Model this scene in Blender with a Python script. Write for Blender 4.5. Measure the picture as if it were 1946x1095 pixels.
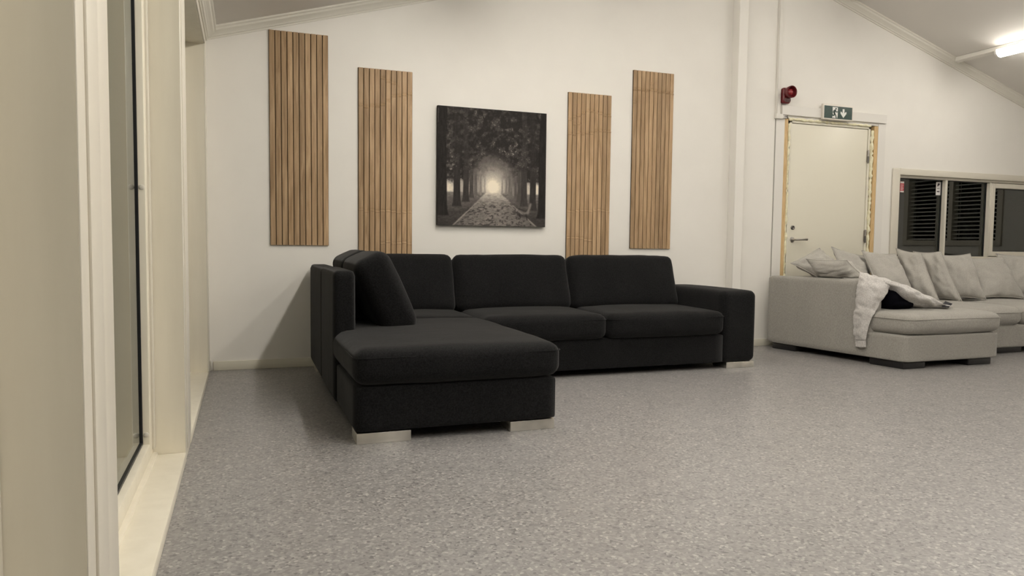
import bpy, bmesh, math, random
import numpy as np
from mathutils import Vector, Matrix, noise as mnoise
random.seed(7)
SC = bpy.context.scene
COL = SC.collection
for o in list(bpy.data.objects): bpy.data.objects.remove(o)

# ------------------------------------------------------------------ camera
F_PX, YAW, PITCH, ROLL = 1381.97, math.radians(20.179), math.radians(3.4375), math.radians(0.6488)
CAM = Vector((0.2416, -5.5615, 0.924))
fw = Vector((math.sin(YAW)*math.cos(PITCH), math.cos(YAW)*math.cos(PITCH), -math.sin(PITCH)))
r0 = Vector((math.cos(YAW), -math.sin(YAW), 0)); u0 = r0.cross(fw)
rr = r0*math.cos(ROLL)+u0*math.sin(ROLL); uu = u0*math.cos(ROLL)-r0*math.sin(ROLL)
cam = bpy.data.cameras.new('camera'); cam.sensor_fit = 'HORIZONTAL'; cam.sensor_width = 36.0
cam.lens = F_PX/1946*36; cam.clip_start = 0.05
camo = bpy.data.objects.new('camera', cam); COL.objects.link(camo)
camo.matrix_world = Matrix(((rr.x, uu.x, -fw.x, CAM.x), (rr.y, uu.y, -fw.y, CAM.y), (rr.z, uu.z, -fw.z, CAM.z), (0, 0, 0, 1)))
SC.camera = camo
# ------------------------------------------------------------------ world (night outside) and exposure
w = bpy.data.worlds.new('night'); SC.world = w; w.use_nodes = True
w.node_tree.nodes['Background'].inputs[0].default_value = (0.01, 0.013, 0.02, 1)
w.node_tree.nodes['Background'].inputs[1].default_value = 0.35
vs = SC.view_settings
vs.view_transform = 'Standard'; vs.look = 'None'; vs.gamma = 1; vs.use_curve_mapping = False
vs.exposure = 0.0
LAMP = 40.5                      # emission of the ceiling luminaires
LAMP_COL = (1.0, 0.95, 0.865)

# ------------------------------------------------------------------ helpers
def link(o, parent=None):
    COL.objects.link(o)
    if parent is not None: o.parent = parent
    return o
def tag(o, label=None, cat=None, group=None, kind=None):
    if label: o['label'] = label
    if cat: o['category'] = cat
    if group: o['group'] = group
    if kind: o['kind'] = kind
    return o
def empty(name, loc=(0, 0, 0)):
    o = bpy.data.objects.new(name, None); o.location = loc; o.empty_display_size = .1
    return link(o)
def obj(name, verts, faces, mat, parent=None, smooth=False, auto=None):
    me = bpy.data.meshes.new(name); me.from_pydata([tuple(v) for v in verts], [], faces); me.update()
    return fin(name, me, mat, parent, smooth, auto)
def fin(name, me, mat, parent=None, smooth=False, auto=None):
    if mat is not None: me.materials.append(mat)
    if smooth or auto: me.shade_smooth()
    if auto: me.set_sharp_from_angle(angle=math.radians(auto))
    o = bpy.data.objects.new(name, me); link(o)
    if parent is not None:
        o.parent = parent
        o.matrix_parent_inverse = Matrix.Translation(parent.location).inverted() if parent.type == 'EMPTY' else Matrix()
    return o
def bmobj(name, bm, mat, parent=None, smooth=False, auto=None):
    bmesh.ops.recalc_face_normals(bm, faces=bm.faces)
    me = bpy.data.meshes.new(name); bm.to_mesh(me); bm.free()
    return fin(name, me, mat, parent, smooth, auto)
def addbox(bm, a, b, bev=0.0, seg=1):
    a = Vector(a); b = Vector(b)
    t = bmesh.new(); bmesh.ops.create_cube(t, size=1)
    for v in t.verts: v.co = Vector(((a[i]+b[i])/2 + v.co[i]*(b[i]-a[i]) for i in range(3)))
    if bev > 0: bmesh.ops.bevel(t, geom=list(t.edges), offset=bev, segments=seg, affect='EDGES', profile=.5)
    merge(bm, t)
def merge(bm, t):
    bmesh.ops.recalc_face_normals(t, faces=t.faces)
    m = {v: bm.verts.new(v.co) for v in t.verts}
    for f in t.faces:
        try: bm.faces.new([m[v] for v in f.verts])
        except ValueError: pass
    t.free()
def box(name, a, b, mat, parent=None, bev=0.0, seg=1, auto=None):
    bm = bmesh.new(); addbox(bm, a, b, bev, seg)
    return bmobj(name, bm, mat, parent, auto=auto or (40 if bev > 0 else None))
def boxes(name, lst, mat, parent=None, bev=0.0, seg=1):
    bm = bmesh.new()
    for a, b in lst: addbox(bm, a, b, bev, seg)
    return bmobj(name, bm, mat, parent, auto=40 if bev > 0 else None)
def prism(bm, pts, d0, d1, axis):
    """pts 2D polygon extruded along axis from d0 to d1"""
    def mk(p, d):
        return {'x': (d, p[0], p[1]), 'y': (p[0], d, p[1]), 'z': (p[0], p[1], d)}[axis]
    t = bmesh.new()
    A = [t.verts.new(mk(p, d0)) for p in pts]; B = [t.verts.new(mk(p, d1)) for p in pts]
    t.faces.new(A); t.faces.new(B[::-1])
    n = len(pts)
    for i in range(n): t.faces.new((A[i], A[(i+1) % n], B[(i+1) % n], B[i]))
    merge(bm, t)
def tube(bm, pts, r, n=8, caps=True, closed=False):
    pts = [Vector(p) for p in pts]; rad = r if isinstance(r, (list, tuple)) else [r]*len(pts)
    rings = []; up = None
    for i, p in enumerate(pts):
        if closed: d = pts[(i+1) % len(pts)]-pts[i-1]
        else: d = pts[min(i+1, len(pts)-1)]-pts[max(i-1, 0)]
        d.normalize()
        if up is None: up = Vector((0, 0, 1)) if abs(d.z) < .9 else Vector((1, 0, 0))
        a = d.cross(up)
        if a.length < 1e-6: a = d.cross(Vector((0, 1, 0)))
        a.normalize(); b = a.cross(d).normalized(); up = b
        rings.append([bm.verts.new(p+(a*math.cos(2*math.pi*k/n)+b*math.sin(2*math.pi*k/n))*rad[i]) for k in range(n)])
    m = len(rings)
    for i in range(m if closed else m-1):
        A = rings[i]; B = rings[(i+1) % m]
        for k in range(n): bm.faces.new((A[k], A[(k+1) % n], B[(k+1) % n], B[k]))
    if caps and not closed:
        bm.faces.new(rings[0][::-1]); bm.faces.new(rings[-1])
def lathe(bm, prof, n=24, mat=Matrix()):
    """prof list of (r, h) revolved about local z, transformed by mat"""
    rings = []
    for r, h in prof:
        if r < 1e-6: rings.append([bm.verts.new(mat @ Vector((0, 0, h)))])
        else: rings.append([bm.verts.new(mat @ Vector((r*math.cos(2*math.pi*k/n), r*math.sin(2*math.pi*k/n), h))) for k in range(n)])
    for A, B in zip(rings, rings[1:]):
        for k in range(n):
            k2 = (k+1) % n
            if len(A) == 1 and len(B) == 1: continue
            if len(A) == 1: bm.faces.new((A[0], B[k], B[k2]))
            elif len(B) == 1: bm.faces.new((A[k], A[k2], B[0]))
            else: bm.faces.new((A[k], A[k2], B[k2], B[k]))
# ------------------------------------------------------------------ materials
def mat(name, col, rough=.5, spec=.5, metal=0.0, sheen=0.0):
    m = bpy.data.materials.new(name); m.use_nodes = True
    b = m.node_tree.nodes['Principled BSDF']
    b.inputs['Base Color'].default_value = (*col, 1); b.inputs['Roughness'].default_value = rough
    b.inputs['Specular IOR Level'].default_value = spec; b.inputs['Metallic'].default_value = metal
    if sheen: b.inputs['Sheen Weight'].default_value = sheen; b.inputs['Sheen Roughness'].default_value = .5
    return m
def N(m, t, **kw):
    n = m.node_tree.nodes.new(t)
    for k, v in kw.items():
        if k in n.inputs: n.inputs[k].default_value = v
        else: setattr(n, k, v)
    return n
def L(m, a, b): m.node_tree.links.new(a, b)
def bsdf(m): return m.node_tree.nodes['Principled BSDF']
def coords(m, scale=(1, 1, 1)):
    tc = N(m, 'ShaderNodeTexCoord'); mp = N(m, 'ShaderNodeMapping'); mp.inputs['Scale'].default_value = scale
    L(m, tc.outputs['Object'], mp.inputs['Vector']); return mp.outputs['Vector']
def noisy(m, c0, c1, scale, vscale=(1, 1, 1), lo=.35, hi=.65, detail=4, bump=0, bdist=.002, rough=.55):
    v = coords(m, vscale); nz = N(m, 'ShaderNodeTexNoise', Scale=scale, Detail=detail, Roughness=rough); L(m, v, nz.inputs['Vector'])
    cr = N(m, 'ShaderNodeValToRGB'); cr.color_ramp.elements[0].position = lo; cr.color_ramp.elements[1].position = hi
    cr.color_ramp.elements[0].color = (*c0, 1); cr.color_ramp.elements[1].color = (*c1, 1)
    L(m, nz.outputs['Fac'], cr.inputs['Fac']); L(m, cr.outputs['Color'], bsdf(m).inputs['Base Color'])
    if bump:
        bp = N(m, 'ShaderNodeBump', Strength=bump, Distance=bdist); L(m, nz.outputs['Fac'], bp.inputs['Height']); L(m, bp.outputs['Normal'], bsdf(m).inputs['Normal'])
    return m

M_wall = noisy(mat('wall_paint', (.8, .78, .74), .55, .35), (.84, .815, .765), (.86, .835, .785), 3.0, detail=3)
M_ceil = mat('ceiling_paint', (.74, .71, .67), .75, .2)
M_trim = mat('cornice_paint', (.76, .735, .66), .45, .4)
M_base = mat('baseboard_paint', (.70, .67, .57), .45, .4)
M_cream = noisy(mat('cream_wood_paint', (.7, .66, .55), .32, .5), (.74, .69, .57), (.785, .735, .615), 2.2, (6, 6, .6), detail=5, bump=.12, bdist=.004)
M_casing = mat('window_casing_paint', (.70, .66, .57), .42, .45)
M_gasket = mat('black_rubber_gasket', (.008, .009, .011), .4)
M_door = mat('door_cream_laminate', (.78, .745, .63), .38, .4)
M_lintel = mat('white_board_paint', (.80, .775, .73), .5, .4)
M_plastic = mat('white_plastic', (.78, .755, .70), .4, .5)
M_steel = mat('brushed_steel', (.46, .43, .40), .35, .5, 1.0)
M_darksteel = mat('dark_steel', (.18, .17, .16), .4, .5, 1.0)
M_foot = noisy(mat('polished_steel_foot', (.62, .58, .52), .3, .5, 1.0), (.62, .60, .55), (.90, .87, .80), 6.0, detail=2)
M_blackfoot = mat('black_wood_foot', (.012, .011, .012), .35, .5)
M_red = mat('red_alarm_plastic', (.13, .008, .011), .3, .5)
M_redd = mat('red_horn_lens', (.24, .014, .019), .22, .6)
M_green = noisy(mat('exit_sign_green', (.01, .07, .045), .35), (.004, .026, .019), (.009, .048, .034), 60, detail=3)
M_white = mat('sign_white', (.82, .82, .79), .5)
M_signbox = mat('sign_housing', (.78, .73, .66), .45)
M_foam = noisy(mat('expanding_foam', (.75, .68, .42), .7, .3), (.78, .72, .48), (.92, .88, .66), 40, bump=.5, bdist=.006)
M_stud = noisy(mat('pine_stud', (.62, .43, .22), .6, .3), (.56, .37, .17), (.72, .53, .29), 8, (30, 30, 1.5), detail=4)
M_groove = mat('dark_felt_backing', (.014, .008, .005), .9, .1)
M_slatblind = mat('blind_slat_grey', (.72, .72, .68), .5, .3)
M_sweat = noisy(mat('light_grey_jersey', (.5, .47, .45), .9, .15, 0, .25), (.48, .46, .44), (.66, .635, .61), 120, detail=3, bump=.15, bdist=.001)
M_navy = mat('dark_navy_cloth', (.003, .003, .005), .9, .05)
M_hem = mat('dark_ribbed_hem', (.05, .05, .055), .9, .15)
M_stred = mat('sticker_red', (.50, .06, .07), .5)
M_stw = mat('sticker_white', (.72, .70, .68), .5)
M_stblk = mat('sticker_print_dark', (.03, .015, .02), .5)
M_dark = mat('outside_dark', (.004, .005, .006), .9, .05)

def wood_mat():
    m = mat('oak_veneer', (.3, .2, .12), .5, .3)
    v = coords(m, (1, 1, .07)); oi = N(m, 'ShaderNodeObjectInfo')
    add = N(m, 'ShaderNodeVectorMath', operation='ADD'); L(m, v, add.inputs[0])
    sc = N(m, 'ShaderNodeVectorMath', operation='SCALE'); sc.inputs['Scale'].default_value = 37.0
    cx = N(m, 'ShaderNodeCombineXYZ'); L(m, oi.outputs['Random'], cx.inputs[0]); L(m, oi.outputs['Random'], cx.inputs[2])
    L(m, cx.outputs[0], sc.inputs[0]); L(m, sc.outputs[0], add.inputs[1])
    nz = N(m, 'ShaderNodeTexNoise', Scale=38.0, Detail=6.0, Roughness=.62, Distortion=.6); L(m, add.outputs[0], nz.inputs['Vector'])
    cr = N(m, 'ShaderNodeValToRGB'); e = cr.color_ramp.elements
    e[0].position = .25; e[0].color = (.245, .155, .08, 1); e[1].position = .75; e[1].color = (.56, .40, .242, 1)
    x = e.new(.5); x.color = (.415, .28, .16, 1)
    L(m, nz.outputs['Fac'], cr.inputs['Fac'])
    hs = N(m, 'ShaderNodeHueSaturation'); mr = N(m, 'ShaderNodeMapRange'); mr.inputs[3].default_value = .86; mr.inputs[4].default_value = 1.12
    L(m, oi.outputs['Random'], mr.inputs[0]); L(m, mr.outputs[0], hs.inputs['Value']); L(m, cr.outputs['Color'], hs.inputs['Color'])
    L(m, hs.outputs['Color'], bsdf(m).inputs['Base Color'])
    bp = N(m, 'ShaderNodeBump', Strength=.15, Distance=.001); L(m, nz.outputs['Fac'], bp.inputs['Height']); L(m, bp.outputs['Normal'], bsdf(m).inputs['Normal'])
    return m
M_oak = wood_mat()

def fabric(name, c0, c1, sheen, weave=260.0, streak=(1, 1, 1)):
    m = mat(name, c0, .92, .12, 0, sheen)
    v = coords(m, streak)
    n1 = N(m, 'ShaderNodeTexNoise', Scale=weave, Detail=3.0, Roughness=.7); L(m, v, n1.inputs['Vector'])
    n2 = N(m, 'ShaderNodeTexNoise', Scale=5.0, Detail=3.0); L(m, v, n2.inputs['Vector'])
    cr = N(m, 'ShaderNodeValToRGB'); cr.color_ramp.elements[0].position = .3; cr.color_ramp.elements[1].position = .7
    cr.color_ramp.elements[0].color = (*c0, 1); cr.color_ramp.elements[1].color = (*c1, 1)
    mx = N(m, 'ShaderNodeMath', operation='MULTIPLY_ADD'); mx.inputs[1].default_value = .18
    L(m, n2.outputs['Fac'], mx.inputs[0]); sb = N(m, 'ShaderNodeMath', operation='SUBTRACT'); sb.inputs[1].default_value = .09
    L(m, n1.outputs['Fac'], sb.inputs[0]); L(m, sb.outputs[0], mx.inputs[2]); L(m, mx.outputs[0], cr.inputs['Fac'])
    L(m, cr.outputs['Color'], bsdf(m).inputs['Base Color'])
    bp = N(m, 'ShaderNodeBump', Strength=.35, Distance=.0015); L(m, n1.outputs['Fac'], bp.inputs['Height'])
    b2 = N(m, 'ShaderNodeBump', Strength=.25, Distance=.02); L(m, n2.outputs['Fac'], b2.inputs['Height']); L(m, bp.outputs['Normal'], b2.inputs['Normal'])
    L(m, b2.outputs['Normal'], bsdf(m).inputs['Normal'])
    return m
M_black = fabric('black_sofa_weave', (.0010, .0011, .0013), (.0135, .0132, .0138), .085, 150.0)
M_grey_lit = fabric('light_grey_weave_lit', (.33, .315, .286), (.475, .455, .415), .18, 170.0)  # sofa weave in a lighter colour, painting in the stronger light on the pillows
M_grey = fabric('light_grey_sofa_weave', (.275, .262, .238), (.405, .388, .353), .15, 170.0, (1, 1, .45))

def floor_mat():
    m = mat('speckled_vinyl', (.3, .28, .27), .33, .42)
    v = coords(m)
    vo = N(m, 'ShaderNodeTexVoronoi', Scale=110.0); vo.inputs['Randomness'].default_value = 1; L(m, v, vo.inputs['Vector'])
    sp = N(m, 'ShaderNodeSeparateColor'); L(m, vo.outputs['Color'], sp.inputs[0])
    cr = N(m, 'ShaderNodeValToRGB'); e = cr.color_ramp.elements; cr.color_ramp.interpolation = 'CONSTANT'
    cols = [(0, (.15, .145, .144)), (.06, (.215, .207, .203)), (.30, (.252, .242, .236)), (.62, (.285, .273, .265)), (.86, (.345, .332, .32)), (.972, (.42, .404, .385))]
    e[0].position = 0; e[0].color = (*cols[0][1], 1); e[1].position = cols[1][0]; e[1].color = (*cols[1][1], 1)
    for p, c in cols[2:]:
        x = e.new(p); x.color = (*c, 1)
    L(m, sp.outputs[0], cr.inputs['Fac'])
    nz = N(m, 'ShaderNodeTexNoise', Scale=1.2, Detail=5.0); L(m, v, nz.inputs['Vector'])
    mr = N(m, 'ShaderNodeMapRange'); mr.inputs[3].default_value = .93; mr.inputs[4].default_value = 1.07; L(m, nz.outputs['Fac'], mr.inputs[0])
    mu = N(m, 'ShaderNodeVectorMath', operation='SCALE'); L(m, cr.outputs['Color'], mu.inputs[0]); L(m, mr.outputs[0], mu.inputs['Scale'])
    L(m, mu.outputs[0], bsdf(m).inputs['Base Color'])
    n3 = N(m, 'ShaderNodeTexNoise', Scale=9.0, Detail=4.0); L(m, v, n3.inputs['Vector'])
    r2 = N(m, 'ShaderNodeMapRange'); r2.inputs[3].default_value = .26; r2.inputs[4].default_value = .42; L(m, n3.outputs['Fac'], r2.inputs[0]); L(m, r2.outputs[0], bsdf(m).inputs['Roughness'])
    return m
M_floor = floor_mat()
def glass_mat():
    m = bpy.data.materials.new('window_glass'); m.use_nodes = True; nt = m.node_tree
    nt.nodes.remove(nt.nodes['Principled BSDF']); out = nt.nodes['Material Output']
    tr = N(m, 'ShaderNodeBsdfTransparent'); tr.inputs[0].default_value = (.86, .9, .88, 1)
    gl = N(m, 'ShaderNodeBsdfGlossy'); gl.inputs['Roughness'].default_value = .01; gl.inputs['Color'].default_value = (.95, .97, .95, 1)
    fr = N(m, 'ShaderNodeFresnel', IOR=1.85); mx = N(m, 'ShaderNodeMixShader')
    L(m, fr.outputs[0], mx.inputs[0]); L(m, tr.outputs[0], mx.inputs[1]); L(m, gl.outputs[0], mx.inputs[2]); L(m, mx.outputs[0], out.inputs['Surface'])
    return m
M_glass = glass_mat()
def lamp_mat(name, k):
    m = bpy.data.materials.new(name); m.use_nodes = True; b = bsdf(m)
    b.inputs['Base Color'].default_value = (.8, .8, .8, 1)
    b.inputs['Emission Color'].default_value = (*LAMP_COL, 1); b.inputs['Emission Strength'].default_value = LAMP*k
    return m
M_lamp = {1.82: lamp_mat('lamp_diffuser', 1.25), 3.24: lamp_mat('lamp_diffuser_weaker', .62), 5.60: lamp_mat('lamp_diffuser_weaker', .76), 7.04: lamp_mat('lamp_diffuser_dim', .58)}  # row strengths set to balance the brightness across the room

# ------------------------------------------------------------------ the room
RX, YB = 8.82, -12.0            # right wall, rear wall (behind the camera)
RIDGE_X, RIDGE_Z = 4.41, 3.665
EAVE_L, EAVE_R = 2.387, 2.318
SL = (RIDGE_Z-EAVE_L)/RIDGE_X; SR = (RIDGE_Z-EAVE_R)/(RX-RIDGE_X)
def ceil_z(x): return EAVE_L+SL*x if x < RIDGE_X else RIDGE_Z-SR*(x-RIDGE_X)
tag(box('floor', (-.35, YB-.2, -.12), (RX+.2, .2, 0), M_floor), kind='structure')
bm = bmesh.new()
prism(bm, [(-.35, ceil_z(-.35)), (RIDGE_X, RIDGE_Z), (RX+.2, ceil_z(RX+.2)), (RX+.2, ceil_z(RX+.2)+.15), (RIDGE_X, RIDGE_Z+.15), (-.35, ceil_z(-.35)+.15)], YB-.2, .2, 'y')
tag(bmobj('ceiling', bm, M_ceil), kind='structure')
# back wall, with the door and the window openings
DX0, DX1, DZ = 4.968, 6.106, 2.128
WX0, WX1, WZ0, WZ1 = 6.405, 8.55, .80, 1.668
bm = bmesh.new()
def col(x0, x1, z0, z1=None):
    if z1 is None:
        top = [(x1, ceil_z(x1)+.02), (x0, ceil_z(x0)+.02)]
        if x0 < RIDGE_X < x1: top.insert(1, (RIDGE_X, RIDGE_Z+.02))
    else: top = [(x1, z1), (x0, z1)]
    prism(bm, [(x0, z0), (x1, z0)]+top, 0, .2, 'y')
col(-.35, DX0, 0); col(DX0, DX1, DZ); col(DX1, WX0, 0); col(WX0, WX1, WZ1); col(WX0, WX1, 0, WZ0); col(WX1, RX+.2, 0)
tag(bmobj('wall_back', bm, M_wall), kind='structure')
tag(boxes('wall_right', [((RX, YB, 0), (RX+.2, -1.93, ceil_z(RX))), ((RX, -.53, 0), (RX+.2, 0, ceil_z(RX))), ((RX, -1.93, 0), (RX+.2, -.53, .97)), ((RX, -1.93, 2.15), (RX+.2, -.53, ceil_z(RX)))], M_wall), kind='structure')
bm = bmesh.new(); prism(bm, [(-.35, 0), (RX+.2, 0), (RX+.2, ceil_z(RX+.2)), (RIDGE_X, RIDGE_Z), (-.35, ceil_z(-.35))], YB-.2, YB, 'y')
tag(bmobj('wall_front', bm, M_wall), kind='structure')
# left wall with tall window niches
PERIOD, PIER = 1.984, .290
NICHE = []; e = -.302
while e-1.694 > YB:
    NICHE.append((e-1.694, e)); e -= PERIOD
ND, SILL, HEAD = .115, .042, 2.215
bm = bmesh.new()
ys = [0.0]
for n0, n1 in NICHE: ys += [n1, n0]
ys.append(YB)
for a, b in zip(ys[0::2], ys[1::2]): addbox(bm, (-.30, b, 0), (0, a, ceil_z(0)))
for n0, n1 in NICHE:
    addbox(bm, (-.30, n0, HEAD), (0, n1, ceil_z(0)))
wl = tag(bmobj('wall_left', bm, M_cream), kind='structure')
# casing boards on the piers (they frame the niches)
for i, (n0, n1) in enumerate(NICHE[:3]):
    # the pier on the near side of niche i, and the moulding round its head
    p1, p0 = n0, n0-PIER
    bm = bmesh.new()
    addbox(bm, (-.001, p0+.001, SILL), (.003, p0+.060, HEAD+.05), .002, 2)
    addbox(bm, (-.001, p0+.064, SILL), (.0075, p0+.158, HEAD+.05), .004, 2)
    addbox(bm, (-.001, p0+.162, SILL), (.004, p1-.010, HEAD+.05), .003, 2)
    bmobj('pier_casing', bm, M_casing, wl, auto=40)
    box('head_casing', (-.001, n0, HEAD+.004), (.010, n1, HEAD+.05), M_casing, wl, .003, 2)
    bm = bmesh.new(); addbox(bm, (-.16, n0+.001, 0), (0.004, n1-.001, SILL), .006, 2); addbox(bm, (-ND-.02, n0+.001, SILL-.01), (-ND+.012, n1-.001, SILL+.012), .005, 2)
    bmobj('window_sill', bm, M_cream, wl, auto=40)
box('pier_casing', (-.001, -.300, SILL), (.008, -.215, HEAD+.05), M_casing, wl, .003, 2)
# windows in the niches
def niche_window(idx, n0, n1):
    fr = bmesh.new(); xf, xb = -ND-.006, -.24; z0, z1 = SILL, HEAD; s, bt = .098, .070
    addbox(fr, (xb, n0+.001, z0), (xf, n0+s, z1-.001), .004, 2); addbox(fr, (xb, n1-s, z0), (xf, n1-.001, z1-.001), .004, 2)
    addbox(fr, (xb, n0+s, z0), (xf, n1-s, z0+bt), .004, 2); addbox(fr, (xb, n0+s, z1-bt), (xf, n1-s, z1-.001), .004, 2)
    o = tag(bmobj('window_%d' % idx, fr, M_cream, auto=40), kind='structure')
    g = .010
    bmg = bmesh.new()
    for a, b in (((-.160, n0+s, z0+bt), (-.146, n0+s+g, z1-bt)), ((-.160, n1-s-g, z0+bt), (-.146, n1-s, z1-bt)),
                 ((-.160, n0+s, z0+bt), (-.146, n1-s, z0+bt+g)), ((-.160, n0+s, z1-bt-g), (-.146, n1-s, z1-bt))): addbox(bmg, a, b)
    bmobj('gasket', bmg, M_gasket, o)
    box('pane', (-.158, n0+s+.004, z0+bt+.004), (-.152, n1-s-.004, z1-bt-.004), M_glass, o)
    box('pane', (-.180, n0+s+.004, z0+bt+.004), (-.175, n1-s-.004, z1-bt-.004), M_glass, o)
    # beads along the frame and round screw caps
    bb = bmesh.new()
    addbox(bb, (xf-.004, n1-.030, z0+.03), (xf+.010, n1-.001, z1-.002), .004, 2); addbox(bb, (xf-.004, n0+.001, z0+.03), (xf+.010, n0+.030, z1-.002), .004, 2)
    bmobj('frame_bead', bb, M_casing, o, auto=40)
    for z in (.150, 1.13, 1.95):
        t = bmesh.new(); lathe(t, [(0, .003), (.009, .003), (.0105, .0015), (.0105, -.002)], 16, Matrix.Translation((xf-.0125, n1-s, z)) @ Matrix.Rotation(math.pi/2, 4, 'X'))
        bmobj('screw_cap', t, M_casing, o, smooth=True)
for k, (n0, n1) in enumerate(NICHE[:3]): niche_window(k+2, n0, n1)
box('outside_backing', (-.36, YB, 0), (-.34, .2, 2.2), M_dark, wl)
# cornices: profile (out from wall, down from ceiling line)
PROF = [(0, 0), (.072, 0), (.072, -.012), (.060, -.018), (.055, -.030), (.040, -.040), (.026, -.052), (.022, -.060), (.012, -.064), (.010, -.074), (0, -.074)]
def cornice(name, A, B, out):
    A = Vector(A); B = Vector(B); out = Vector(out); n = len(PROF)
    vs_ = [A+out*p[0]+Vector((0, 0, p[1])) for p in PROF]+[B+out*p[0]+Vector((0, 0, p[1])) for p in PROF]
    fs = [(i, (i+1) % n, n+(i+1) % n, n+i) for i in range(n)]+[tuple(range(n))[::-1], tuple(range(n, 2*n))]
    tag(obj(name, vs_, fs, M_trim), kind='structure')
cornice('trim_1', (0, 0, ceil_z(0)), (RIDGE_X, 0, RIDGE_Z), (0, -1, 0))
cornice('trim_2', (RIDGE_X, 0, RIDGE_Z), (RX, 0, ceil_z(RX)), (0, -1, 0))
# the left wall's cornice: the ceiling rises from the wall, so its top follows
vsL = []
for y in (0, YB):
    for p in PROF: vsL.append((p[0], y, ceil_z(p[0] if p[1] == 0 else 0)+p[1]))
n = len(PROF)
tag(obj('trim_3', vsL, [(i, (i+1) % n, n+(i+1) % n, n+i) for i in range(n)]+[tuple(range(n))[::-1], tuple(range(n, 2*n))], M_trim), kind='structure')
# pilaster below the ridge
tag(box('trim_4', (4.365, -.095, 0), (4.460, 0, RIDGE_Z-.06), M_wall, bev=.004), kind='structure')
# baseboard (three lengths), a loose cable end in the corner
tag(boxes('baseboard_back', [((.022, -.013, 0), (4.364, 0, .066)), ((4.461, -.013, 0), (4.966, 0, .066)), ((6.12, -.013, 0), (RX, 0, .066))], M_base, bev=.003, seg=2), kind='structure')
bm = bmesh.new(); tube(bm, [(.006, -.02, .078), (.010, -.022, .066), (.012, -.025, .035), (.013, -.028, .004)], .005, 8)
tag(bmobj('cable_stub', bm, M_plastic, smooth=True), 'short white cable end in the corner beside the baseboard', 'cable')
# board joint below the trunking
tag(box('trim_5', (4.862, -.0025, .066), (4.868, 0.001, 2.13), mat('joint_shadow_gap', (.30, .28, .25), .8)), kind='structure')
# ------------------------------------------------------------------ door_1
LX0, LX1, LZ1 = 5.066, 5.990, 2.086
door = tag(box('door_1', (LX0, .012, .012), (LX1, .055, LZ1), M_door, bev=.003, seg=2), kind='structure')
FR0, FR1 = 5.040, 6.018
boxes('door_frame', [((FR0, .004, 0), (LX0-.004, .11, 2.112)), ((LX1+.004, .004, 0), (FR1, .11, 2.112)), ((FR0, .004, LZ1+.004), (FR1, .11, 2.112))], M_door, door, bev=.002)
boxes('door_stop', [((LX0-.004, .060, 0), (LX0+.02, .11, LZ1)), ((LX1-.02, .060, 0), (LX1+.004, .11, LZ1))], M_door, door)
box('pine_stud', (4.969, -.003, 0), (5.010, .10, 2.122), M_stud, door); box('pine_stud', (6.058, -.003, 0), (6.105, .10, 2.122), M_stud, door)
def foam(pts, r, seed):
    bm = bmesh.new(); rnd = random.Random(seed); P = []; R = []
    for (a, b) in zip(pts, pts[1:]):
        a = Vector(a); b = Vector(b); k = max(3, int((b-a).length/.022))
        for i in range(k):
            p = a.lerp(b, i/k); P.append(p+Vector((rnd.uniform(-.004, .004), rnd.uniform(-.004, .004), rnd.uniform(-.003, .003)))); R.append(r*rnd.uniform(.45, 1.25))
    tube(bm, P, R, 8)
    bmobj('expanding_foam', bm, M_foam, door, smooth=True)
foam([(5.024, .006, .02), (5.024, .004, 2.10)], .0135, 1)
foam([(6.032, .004, .02), (6.034, .002, 2.10)], .017, 2)
foam([(5.02, .000, 2.120), (6.03, .000, 2.120)], .013, 3)
# handle: rose, neck and lever; lock cylinder; hinges
hx, hz = 5.112, .998
bm = bmesh.new(); RXm = Matrix.Translation((hx, .012, hz)) @ Matrix.Rotation(math.pi/2, 4, 'X')
lathe(bm, [(0, .008), (.022, .008), (.026, .005), (.026, 0)], 20, RXm); bmobj('handle_rose', bm, M_steel, door, smooth=True)
bm = bmesh.new(); tube(bm, [(hx, .008, hz), (hx, -.035, hz), (hx+.006, -.046, hz), (hx+.018, -.050, hz+.001), (hx+.07, -.050, hz+.003), (hx+.128, -.048, hz+.004)], [.009, .009, .0095, .010, .0105, .0115], 12)
bmobj('door_handle', bm, M_steel, door, smooth=True)
bm = bmesh.new(); lathe(bm, [(0, .006), (.010, .006), (.011, .012), (.019, .011), (.021, .0)], 18, Matrix.Translation((5.112, .012, 1.112)) @ Matrix.Rotation(math.pi/2, 4, 'X'))
bmobj('lock_cylinder', bm, M_darksteel, door, smooth=True)
for zc in (1.825, 1.045):
    bm = bmesh.new(); tube(bm, [(5.996, .000, zc-.062), (5.996, .000, zc+.062)], .0085, 10)
    addbox(bm, (5.985, .006, zc-.055), (6.008, .013, zc+.055)); o = bmobj('hinge', bm, M_steel, door, auto=40)
    bm = bmesh.new(); tube(bm, [(5.996, .000, zc-.066), (5.996, .000, zc+.000)], .0095, 10); bmobj('hinge_barrel', bm, M_darksteel, o, auto=40)
# lintel board above the door
tag(box('trim_6', (4.925, -.022, 2.152), (6.195, 0, 2.240), M_lintel, bev=.002), kind='structure')
tag(boxes('trim_7', [((4.870, -.006, .066), (4.968, 0, 2.15)), ((6.106, -.006, .066), (6.20, 0, 2.15))], M_lintel), kind='structure')
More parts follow.
